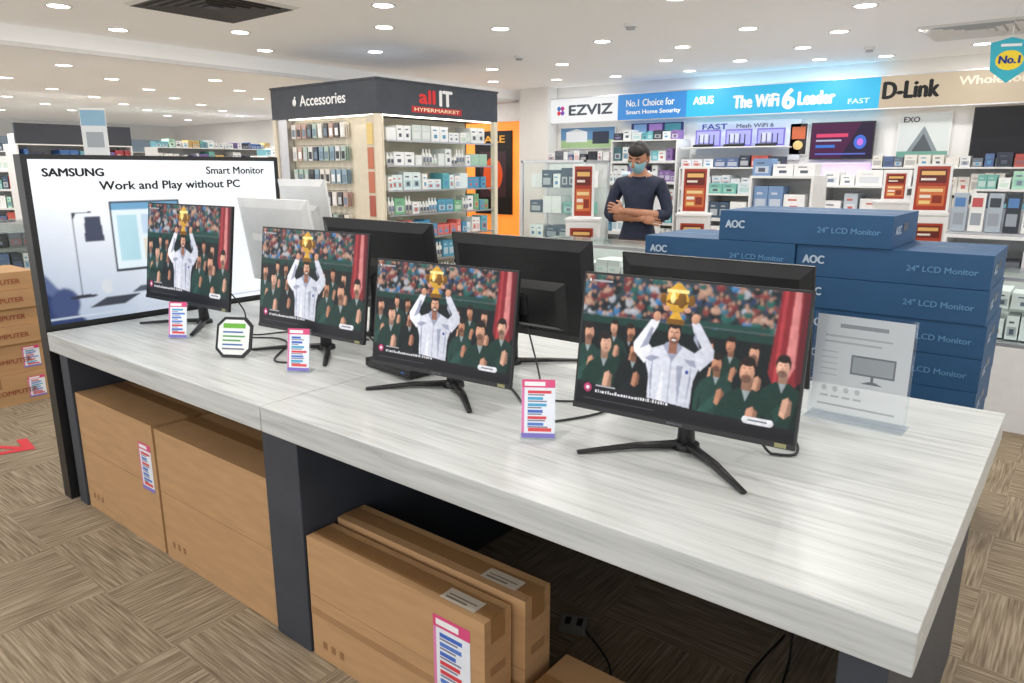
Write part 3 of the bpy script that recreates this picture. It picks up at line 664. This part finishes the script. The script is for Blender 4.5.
def promo(x, y, h, pw=.26, ph=.42, base=1.0, rz=0.):
    m = MB(); m.box(-.14, .14, 0, .24, 0, base, WHT); m.box(-.15, .15, -.01, .25, base, base+.02, WHT)
    m.box(-pw/2-.02, pw/2+.02, .05, .07, base+.02, base+ph+.06, WHT)
    sh = [('r', 0, 0, 1, 1, C(166, 62, 44)), ('r', .08, .62, .92, .94, C(104, 40, 34)), ('r', .14, .80, .86, .89, C(226, 180, 110)), ('r', .14, .68, .6, .73, C(230, 220, 210)), ('r', .08, .1, .92, .55, C(204, 110, 66)), ('r', .15, .42, .85, .49, C(236, 206, 150)), ('r', .15, .28, .5, .35, C(236, 226, 214)), ('r', .55, .16, .85, .34, C(140, 56, 42)), ('r', .15, .14, .5, .22, C(232, 200, 130))]
    m.pic((-pw/2, .0495, base+.04), (pw, 0, 0), (0, 0, ph), sh, PG)
    m.pic((-.10, -.011, base-.36), (.2, 0, 0), (0, 0, .3), sh, PG)
    m.build('promotional_poster_stand', (x, y, 0), rz, bevel=.002)
promo(-3.47, 5.35, 1.5, .15, .42, 1.06, .45); promo(-2.72, 5.95, 1.5, .19, .36, 1.10, .35); promo(-1.02, 6.6, 1.5, .23, .34, 1.14, .35); promo(-1.40, 7.2, 1.5, .16, .22, 1.2, .35)

product_shelf('product_gondola', (-2.45, 6.5, 0), 0, .55, .4, 1.42, 4, [C(240, 240, 240)]*6+[C(120, 150, 190)], wr=(.12, .25))
product_shelf('product_gondola', (-2.2, 7.75, 0), 0, 1.1, .45, 1.32, 4, [C(238, 238, 238)]*5+[C(190, 200, 210), C(120, 120, 126)], wr=(.12, .3))
product_shelf('product_gondola', (-3.6, 8.2, 0), 0, 1.2, .45, 1.2, 4, PAL_W, wr=(.08, .2))
product_shelf('product_gondola', (-.9, 8.0, 0), 0, 1.8, .45, 1.3, 4, PAL_M+PAL_W, wr=(.06, .12))
product_shelf('product_gondola', (-.78, 5.7, 0), 0, .7, .4, 1.05, 3, [C(230, 232, 235)]*4+PAL_B, wr=(.06, .14), top=1)
product_shelf('product_gondola', (-5.9, 8.2, 0), 0, 1.5, .45, 1.3, 4, PAL_G)
glass_counter('glass_display_counter', (-.5, 4.95, 0), 0, 1.8, .5, .9, PAL_W, .5, 1)
m = MB()
for i in range(6):
    x = i*.1; m.box(x, x+.085, .0, .03, .018, .27, PG, random.choice([C(240, 240, 240), C(60, 64, 70), C(230, 230, 226), C(170, 180, 190)])); m.box(x+.01, x+.07, -.002, 0, .18, .24, PG, random.choice([C(70, 74, 80), C(190, 90, 90), C(90, 130, 180)])); m.box(x+.01, x+.07, -.002, 0, .06, .14, PG, C(150, 156, 164))
m.box(-.02, .62, .03, .05, .0, .17, METAL); m.box(-.02, .62, -.03, .2, .0, .015, METAL); m.build('brochure_rack', (-.76, 5.78, 1.072))

# ------------------------------------------------------------------ back wall shops
def sign(name, x0, x1, bg, z0=2.23, z1=2.6):
    m = MB(); m.box(x0, x1, 10.2, 10.38, z0, z1, SIGN, bg); m.box(x0, x1, 10.19, 10.2, z0-.015, z0, METAL); m.box(x0, x1, 10.19, 10.2, z1, z1+.015, METAL); return m
BLED = mat('blue_led_strip', (.35, .75, 1), .5, emit=4., noise=0)
VLED = mat('violet_led_panel', (.5, .3, 1), .5, emit=1.3, noise=.2, nscale=2)
m = sign('', -7.26, -6.0, C(226, 228, 230)); m.text('EZVIZ', (-6.9, 10.199, 2.34), X3, Z3, .8, PR, C(70, 80, 92), h=.15, bold=2)
for i, c in enumerate((C(230, 60, 80), C(120, 80, 190), C(60, 120, 200), C(200, 60, 150))): m.ell((-7.1+.07*(i % 2), 10.195, 2.38+.07*(i//2)), (.035, .004, .035), PR, c)
m.build('store_sign')
m = sign('', -6.0, -4.86, C(58, 132, 200)); m.text('No.1 Choice for', (-5.85, 10.199, 2.42), X3, Z3, .8, PR, WH, h=.1); m.text('Smart Home Security', (-5.85, 10.199, 2.29), X3, Z3, .9, PR, WH, h=.08); m.build('store_sign')
m = sign('', -4.86, -2.29, C(52, 176, 218)); m.text('ASUS', (-4.75, 10.199, 2.40), X3, Z3, .3, PR, WH, h=.1, bold=2); m.text('The WiFi', (-4.15, 10.199, 2.32), X3, Z3, .62, PR, WH, h=.16, bold=2); m.text('6', (-3.47, 10.199, 2.28), X3, Z3, .14, PR, WH, h=.25, bold=2)
m.text('Leader', (-3.27, 10.199, 2.32), X3, Z3, .45, PR, WH, h=.16, bold=2); m.text('FAST', (-2.65, 10.199, 2.3), X3, Z3, .25, PR, C(200, 240, 255), h=.06)
m.box(-4.8, -2.35, 10.22, 10.25, 2.222, 2.23, BLED); m.box(-4.8, -2.35, 10.3, 10.33, 2.601, 2.615, BLED); m.build('store_sign')
m = sign('', -2.29, 2.5, C(186, 170, 146)); m.text('D-Link', (-2.25, 10.199, 2.34), X3, Z3, .6, PR, BK, h=.19, bold=2); m.text('Wholehome Networking', (-1.45, 10.199, 2.42), X3, Z3, 1.6, PR, C(222, 212, 192), h=.12); m.build('store_sign')
m = MB(); m.box(-7.86, -7.27, 10.12, 10.38, 0, ZC, WALL); m.build('wall_column')
OR = mat('orange_wall_glow', C(255, 150, 60), .6, noise=.2, nscale=1.2, emit=.6)  # wall itself emits, standing in for the orange lighting on it
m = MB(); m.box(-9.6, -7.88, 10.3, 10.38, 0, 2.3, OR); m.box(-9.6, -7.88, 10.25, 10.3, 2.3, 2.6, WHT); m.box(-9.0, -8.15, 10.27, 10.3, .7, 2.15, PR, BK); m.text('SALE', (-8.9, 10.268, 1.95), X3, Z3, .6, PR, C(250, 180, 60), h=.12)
m.pic((-8.95, 10.266, .9), (.75, 0, 0), (0, 0, 1.0), [('r', .1, .1, .9, .9, C(60, 40, 50)), ('e', .5, .5, .3, .3, C(220, 90, 40))], PG); m.build('orange_feature_panel')
product_shelf('wall_shelf', (-7.2, 9.95, 0), 0, 1.2, .42, 1.6, 5, [C(230, 232, 235)]*3+PAL_B, wr=(.08, .16))
product_shelf('wall_shelf', (-5.95, 9.95, 0), 0, 1.1, .42, 1.9, 6, [C(230, 235, 235)]*3+[C(110, 190, 200), C(70, 110, 120), C(140, 110, 170), C(60, 64, 74)], wr=(.08, .16))
product_shelf('wall_shelf', (-4.8, 9.95, 0), 0, 1.5, .42, 1.5, 5, [C(225, 230, 235)]*4+PAL_B+[C(130, 120, 190)], wr=(.1, .2))
product_shelf('wall_shelf', (-3.25, 9.95, 0), 0, .9, .42, 1.15, 4, [C(240, 240, 242)]*4+[C(170, 140, 220)], wr=(.1, .2))
m = MB(); m.box(-3.1, -2.35, 10.34, 10.38, 1.36, 1.56, VLED); m.box(-3.12, -2.33, 10.32, 10.38, 1.34, 1.36, WHT); m.box(-3.12, -2.33, 10.32, 10.38, 1.56, 1.58, WHT); m.build('violet_light_panel')
product_shelf('wall_shelf', (-2.25, 9.95, 0), 0, 2.6, .42, 1.5, 5, [C(226, 222, 214)]*5+PAL_B, wr=(.08, .16))
def poster(name, x, z, w, h, sh, texts=()):
    m = MB(); m.box(-w/2, w/2, 0, .02, 0, h, WHT); m.pic((-w/2+.01, -.0005, .01), (w-.02, 0, 0), (0, 0, h-.02), sh, PG)
    for t, tx, tz, tw, th, c in texts: m.text(t, (-w/2+w*tx, -.002, h*tz), X3, Z3, w*tw, PR, c, h=h*th)
    m.build(name, (x, 10.36, z))
poster('wall_poster', -6.65, 1.82, 1.05, .34, [('r', 0, 0, 1, 1, C(90, 136, 180)), ('r', 0, 0, 1, .4, C(160, 190, 140)), ('p', [(.1, .3), (.5, .3), (.5, .8), (.3, .95), (.1, .8)], C(220, 225, 230)), ('r', .6, .2, .9, .8, C(40, 50, 70))])
poster('wall_poster', -4.0, 1.62, 1.5, .54, [('r', 0, 0, 1, 1, C(226, 230, 238))], [('FAST', .06, .80, .25, .14, C(60, 80, 160)), ('Mesh WiFi 6', .4, .82, .35, .1, C(90, 90, 110))])
poster('wall_poster', -3.28, 1.68, .24, .42, [('r', 0, 0, 1, 1, C(40, 34, 38)), ('r', .1, .5, .9, .9, C(200, 100, 60)), ('e', .5, .3, .3, .15, C(230, 200, 130))])
poster('wall_poster', -1.78, 1.55, .58, .62, [('r', 0, 0, 1, 1, C(210, 216, 216)), ('r', 0, 0, 1, .25, C(110, 160, 146)), ('p', [(.2, .25), (.5, .75), (.8, .25)], C(130, 140, 146)), ('p', [(.3, .25), (.5, .6), (.7, .25)], C(80, 86, 92))], [('EXO', .1, .82, .3, .1, C(50, 50, 56)), ('SMART MESH', .1, .06, .8, .08, WH)])
poster('wall_poster', -5.4, 2.02, .9, .17, [('r', 0, 0, 1, 1, C(60, 60, 120)), ('r', .05, .1, .3, .9, C(150, 190, 230)), ('r', .35, .1, .6, .9, C(200, 150, 220)), ('r', .65, .1, .95, .9, C(90, 170, 180))])
for rx in (-4.5, -4.05, -3.6):
    m = MB(); m.box(-.19, .19, .2, .215, .01, .24, SIGN, C(122, 112, 200)); m.pic((-.17, .199, .03), (.34, 0, 0), (0, 0, .19), [('r', 0, 0, 1, 1, C(168, 170, 236)), ('r', .1, .2, .5, .8, C(210, 214, 250))], SIGN)
    m.frus((-.13, .13, 0, .03), 0, (-.1, .1, 0, .05), .16, BLK)
    for a in (-.11, -.04, .04, .11): m.box(a-.006, a+.006, .15, .158, .02, .17, BLK)
    m.build('wifi_router', (rx, 10.0, 1.7985))
m = MB(); m.box(-4.8, -3.35, 9.96, 10.34, 1.78, 1.798, WHT); m.build('wall_shelf')
def tv(x0, x1, z0, z1, shapes, y=10.30):
    m = MB(); w = x1-x0; h = z1-z0; m.box(0, w, 0, .03, 0, h, BLKG); m.frus((w*.2, w*.8, h*.2, h*.8), .03, (w*.3, w*.7, h*.3, h*.7), .078, BLK); m.box(0, w, -.002, 0, 0, .012, BLK)
    m.pic((.012, -.0005, .016), (w-.024, 0, 0), (0, 0, h-.028), shapes, SC); m.build('wall_television', (x0, y, z0))
tv(-3.10, -2.32, 1.62, 2.09, [('r', 0, 0, 1, 1, C(36, 20, 52)), ('p', [(0, 0), (.5, 0), (.8, 1), (0, 1)], C(74, 22, 66)), ('r', .08, .6, .6, .7, C(220, 70, 110)), ('r', .08, .48, .5, .53, C(180, 180, 205)), ('r', .08, .3, .4, .38, C(60, 120, 210)), ('r', .08, .1, .9, .14, C(90, 110, 200)), ('e', .8, .45, .1, .2, C(70, 110, 210)), ('e', .8, .45, .05, .1, C(210, 120, 220))])
tv(-1.27, -.2, 1.62, 2.2, [('r', 0, 0, 1, 1, C(20, 20, 24)), ('r', 0, 0, 1, .4, C(28, 28, 32))])
m = MB(); cy = C(60, 180, 200)
P = [(-.15, .12), (-.13, -.1), (0, -.2), (.13, -.1), (.15, .12), (0, .16)]
m.add([(x, 0, z) for x, z in P]+[(x, .006, z) for x, z in P], [tuple(range(6)), tuple(range(11, 5, -1))]+[(i, i+6, (i+1) % 6+6, (i+1) % 6) for i in range(6)], PR, cy)
m.pic((-.15, -.001, -.2), (.3, 0, 0), (0, 0, .36), [('e', .5, .5, .34, .22, C(250, 220, 60)), ('r', .25, .8, .75, .86, WH)], PR); m.text('No.1', (-.075, -.0015, -.045), X3, Z3, .15, PR, C(30, 60, 140), h=.06, bold=2)
m.cyl((0, .003, .155), (0, .003, ZC-2.4), .002, METAL, seg=6); m.build('hanging_promo_tag', (-.74, 7.6, 2.4), math.radians(20))

# ------------------------------------------------------------------ far left of the store
product_shelf('product_gondola', (-12.8, 4.2, 0), math.radians(90), 1.7, .5, 1.85, 5, PAL_M, frame=WHT, header=('', C(64, 68, 78)))
product_shelf('product_gondola', (-11.2, 7.4, 0), math.radians(90), 2.0, .5, 1.7, 5, PAL_M+PAL_W)
product_shelf('product_gondola', (-14.6, 7.2, 0), math.radians(90), 2.6, .5, 1.9, 5, PAL_M+PAL_W, frame=WHT)
product_shelf('product_gondola', (-16, 4.5, 0), math.radians(60), 2.2, .5, 1.8, 5, PAL_W+PAL_B, frame=WHT)
product_shelf('wall_shelf', (-14, 9.9, 0), 0, 4, .45, 1.9, 6, PAL_M+PAL_W, frame=WHT, header=('', C(200, 205, 212)))
product_shelf('product_gondola', (-10.2, 8.6, 0), 0, 1.8, .5, 1.6, 5, PAL_G)
product_shelf('wall_shelf', (-19.4, 5.5, 0), math.radians(90), 4.2, .45, 1.9, 6, PAL_M+PAL_W, frame=WHT, header=('', C(150, 170, 190)))
m = MB(); m.box(-.14, .14, -.2, .2, 0, .03, METAL); m.cyl((0, .02, .03), (0, .02, 2.1), .012, METAL)
m.box(-.12, .12, 0, .01, .5, 2.12, WHT)
m.pic((-.115, -.0005, .52), (.23, 0, 0), (0, 0, 1.58), [('r', 0, 0, 1, 1, C(220, 226, 230)), ('r', 0, .90, 1, 1, C(140, 180, 206)), ('r', .15, .76, .85, .86, C(160, 168, 176)), ('r', .2, .45, .8, .65, C(100, 112, 130)), ('r', .15, .2, .85, .36, C(150, 186, 200))], PG)
m.build('standing_banner', (-8.4, 3.5, 0), math.radians(60))

# ------------------------------------------------------------------ man (arms folded, looking down)
def man(loc, rz):
    J = {'pel': (0, 0, .95, .125), 'sp': (0, .0, 1.10, .116), 'ch': (0, .01, 1.26, .122), 'uc': (0, .015, 1.375, .092), 'nk': (0, .0, 1.455, .056), 'hb': (0, -.035, 1.53, .052)}
    E = [('pel', 'sp'), ('sp', 'ch'), ('ch', 'uc'), ('uc', 'nk'), ('nk', 'hb')]
    wr = {1: (-.085, -.225, 1.185), -1: (.065, -.165, 1.125)}
    EL = {1: (.24, -.055, 1.135), -1: (-.24, -.055, 1.135)}
    for s in (1, -1):
        t = 'L' if s > 0 else 'R'
        J['sh'+t] = (.155*s, .015, 1.38, .066); J['ua'+t] = (.21*s, .0, 1.26, .053); J['el'+t] = EL[s]+(.043,)
        w = wr[s]; e = EL[s]
        J['fa'+t] = tuple(e[i]*.62+w[i]*.38 for i in range(3))+(.038,); J['wr'+t] = w+(.026,)
        J['hip'+t] = (.092*s, 0, .86, .092); J['kn'+t] = (.105*s, -.01, .50, .062); J['cf'+t] = (.105*s, .015, .34, .056); J['an'+t] = (.105*s, .02, .10, .044); J['to'+t] = (.12*s, -.12, .045, .042)
        E += [('uc', 'sh'+t), ('sh'+t, 'ua'+t), ('ua'+t, 'el'+t), ('el'+t, 'fa'+t), ('fa'+t, 'wr'+t), ('pel', 'hip'+t), ('hip'+t, 'kn'+t), ('kn'+t, 'cf'+t), ('cf'+t, 'an'+t), ('an'+t, 'to'+t)]
    K = list(J); me = bpy.data.meshes.new('b'); me.from_pydata([J[k][:3] for k in K], [(K.index(a), K.index(b)) for a, b in E], [])
    o = bpy.data.objects.new('b', me); S.collection.objects.link(o)
    o.modifiers.new('s', 'SKIN'); ss = o.modifiers.new('u', 'SUBSURF'); ss.levels = 3; ss.render_levels = 3
    sv = me.skin_vertices[0].data
    for i, k in enumerate(K): sv[i].radius = (J[k][3],)*2; sv[i].use_root = (k == 'pel')
    bpy.context.view_layer.update(); dg = bpy.context.evaluated_depsgraph_get(); em = bpy.data.meshes.new_from_object(o.evaluated_get(dg))
    V = [v.co.copy() for v in em.vertices]
    m = MB(); G = {}
    for pl in em.polygons:
        c = sum((V[i] for i in pl.vertices), Vector())/len(pl.vertices)
        mt = SHIRT
        if c.z < .09 and c.y < .2: mt = BLK
        elif c.z < .96: mt = PANTS
        if c.z > 1.44 and abs(c.x) < .09: mt = SKIN
        for s in (1, -1):
            e = Vector(EL[s]); w = Vector(wr[s]); d = (w-e); t = (c-e).dot(d)/d.length_squared
            if t > .22 and (c-(e+d*min(1.2, t))).length < (.026+.02*(1-min(1, t))+.004) and c.y < -.10: mt = SKIN
        G.setdefault(mt.name, (mt, []))[1].append(list(pl.vertices))
    for nm, (mt, fs) in G.items(): m.add(V, fs, mt, smooth=True)
    bpy.data.objects.remove(o)
    m.tube([(.058*math.cos(a*math.pi/8), -.004+.056*math.sin(a*math.pi/8), 1.442+.012*math.sin(a*math.pi/8)) for a in range(17)], .010, SHIRT, seg=6)
    HM = Matrix.Translation((0, -.07, 1.58)) @ Matrix.Rotation(math.radians(28), 4, 'X') @ Matrix.Rotation(math.radians(-14), 4, 'Z')
    def hf(q):
        x, y, z = q
        if z < 0:
            x *= 1+.28*z
            if y > 0: y *= 1+.35*z
        if y < 0 and z > .3: y *= .96
        if y < 0: y *= 1-.05*abs(z)
        return Vector((x, y, z))
    r = (.076, .096, .118)
    m.ell((0, 0, 0), r, SKIN, M=HM, fn=hf, nu=32, nv=24)
    m.ell((0, .004, .008), tuple(a*1.08 for a in r), HAIR, M=HM, fn=hf, nu=40, nv=28, keep=lambda q: (q.z > .42 and q.y < 0) or (q.y > -.2 and q.z > .05) or (q.y > .2 and q.z > -.45))
    m.ell((0, -.04, .080), (.066, .052, .046), HAIR, M=HM)
    def mf(q):
        p = hf(q)
        if q.y < -.5 and abs(q.x) < .35: p.y *= 1+.16*(1-abs(q.x)/.35)*max(0, 1-abs(q.z+.15)/.4)
        return p
    m.ell((0, -.003, 0), tuple(a*1.05 for a in r), MASK, M=HM, fn=mf, nu=40, nv=28, keep=lambda q: q.y < -.28 and -.86 < q.z < -.02+.1*(1 if abs(q.x) < .3 else 0))
    m.tube([(0, -.092, .028), (0, -.104, .005), (0, -.112, -.014), (0, -.1, -.03)], [.009, .012, .015, .008], SKIN, M=HM, seg=10)
    for s in (1, -1):
        m.ell((s*.030, -.083, .018), (.015, .010, .0085), PR, C(200, 190, 184), M=HM, nu=12, nv=8); m.ell((s*.030, -.0905, .014), (.0075, .004, .0065), HAIR, M=HM, nu=10, nv=6)
        m.ell((s*.030, -.084, .026), (.017, .011, .007), SKIN, M=HM, nu=12, nv=8)
        m.tube([(s*.014, -.092, .038), (s*.032, -.092, .045), (s*.05, -.08, .040)], [.003, .005, .003], HAIR, M=HM, seg=6)
        m.ell((s*.075, .008, .0), (.011, .02, .032), SKIN, M=HM, nu=12, nv=10); m.ell((s*.083, .004, .0), (.004, .012, .02), SKIN, M=HM, nu=10, nv=8)
        m.tube([(s*.07, -.055, -.01), (s*.08, -.01, .0)], .0015, WHT, M=HM, seg=5)
    for s in (1, -1):
        w = Vector(wr[s])
        xd = (Vector((-.9, .35, .18)) if s > 0 else Vector((.9, .25, -.12))).normalized()   # hand resting on the opposite arm
        zd = Vector((-.3*s, -.9, .2)); yd = zd.cross(xd).normalized(); zd = xd.cross(yd).normalized()
        if yd.z < 0: yd = -yd; zd = -zd
        M = Matrix(((xd.x, yd.x, zd.x, w.x), (xd.y, yd.y, zd.y, w.y), (xd.z, yd.z, zd.z, w.z), (0, 0, 0, 1)))
        sg = 1 if zd.y < 0 else -1
        m.ell((.043, 0, 0), (.052, .040, .017), SKIN, M=M, nu=16, nv=10)
        m.ell((.0, 0, 0), (.03, .027, .024), SKIN, M=M, nu=12, nv=8)
        for k, (yy, L) in enumerate(((.030, .068), (.010, .076), (-.010, .070), (-.029, .055))):
            c = -sg*(.5+.1*k)
            p = [(.06, yy*.9, 0), (.088, yy*1.1, 0), (.088+L*.5, yy*1.15, c*.014), (.088+L*.8, yy*1.1, c*.036), (.088+L*.9, yy*1.05, c*.056)]
            m.finger(p, .0092-.0006*(k == 3), SKIN, M=M)
        m.finger([(.015, .025, 0), (.038, .050, -sg*.004), (.062, .062, -sg*.012), (.084, .062, -sg*.02)], .0105, SKIN, M=M)
    for s in (1, -1):
        e = Vector(EL[s]); w = Vector(wr[s]); a = e+(w-e)*.10; b = e+(w-e)*.24
        m.tube([a, b], [.049, .047], SHIRT, seg=16)
    for s in (1, -1): m.box(.12*s-.048, .12*s+.048, -.165, .07, 0, .022, BLK)
    return m.build('man', loc, rz)
man((-2.85, 5.22, 0), math.radians(18))

# ------------------------------------------------------------------ world, camera
w = bpy.data.worlds.new('World'); S.world = w; w.use_nodes = True
bg = w.node_tree.nodes['Background']; bg.inputs[0].default_value = (.95, .97, 1, 1); bg.inputs[1].default_value = 1.65
cam = bpy.data.cameras.new('Camera'); co = bpy.data.objects.new('Camera', cam); S.collection.objects.link(co)
cam.sensor_width = 36; cam.lens = 725/1024*36; cam.clip_start = .05
co.location = (0, 0, 1.5); co.rotation_euler = (math.radians(90-13.4), 0, math.radians(38.4)); S.camera = co
S.view_settings.view_transform = 'Standard'; S.view_settings.look = 'None'
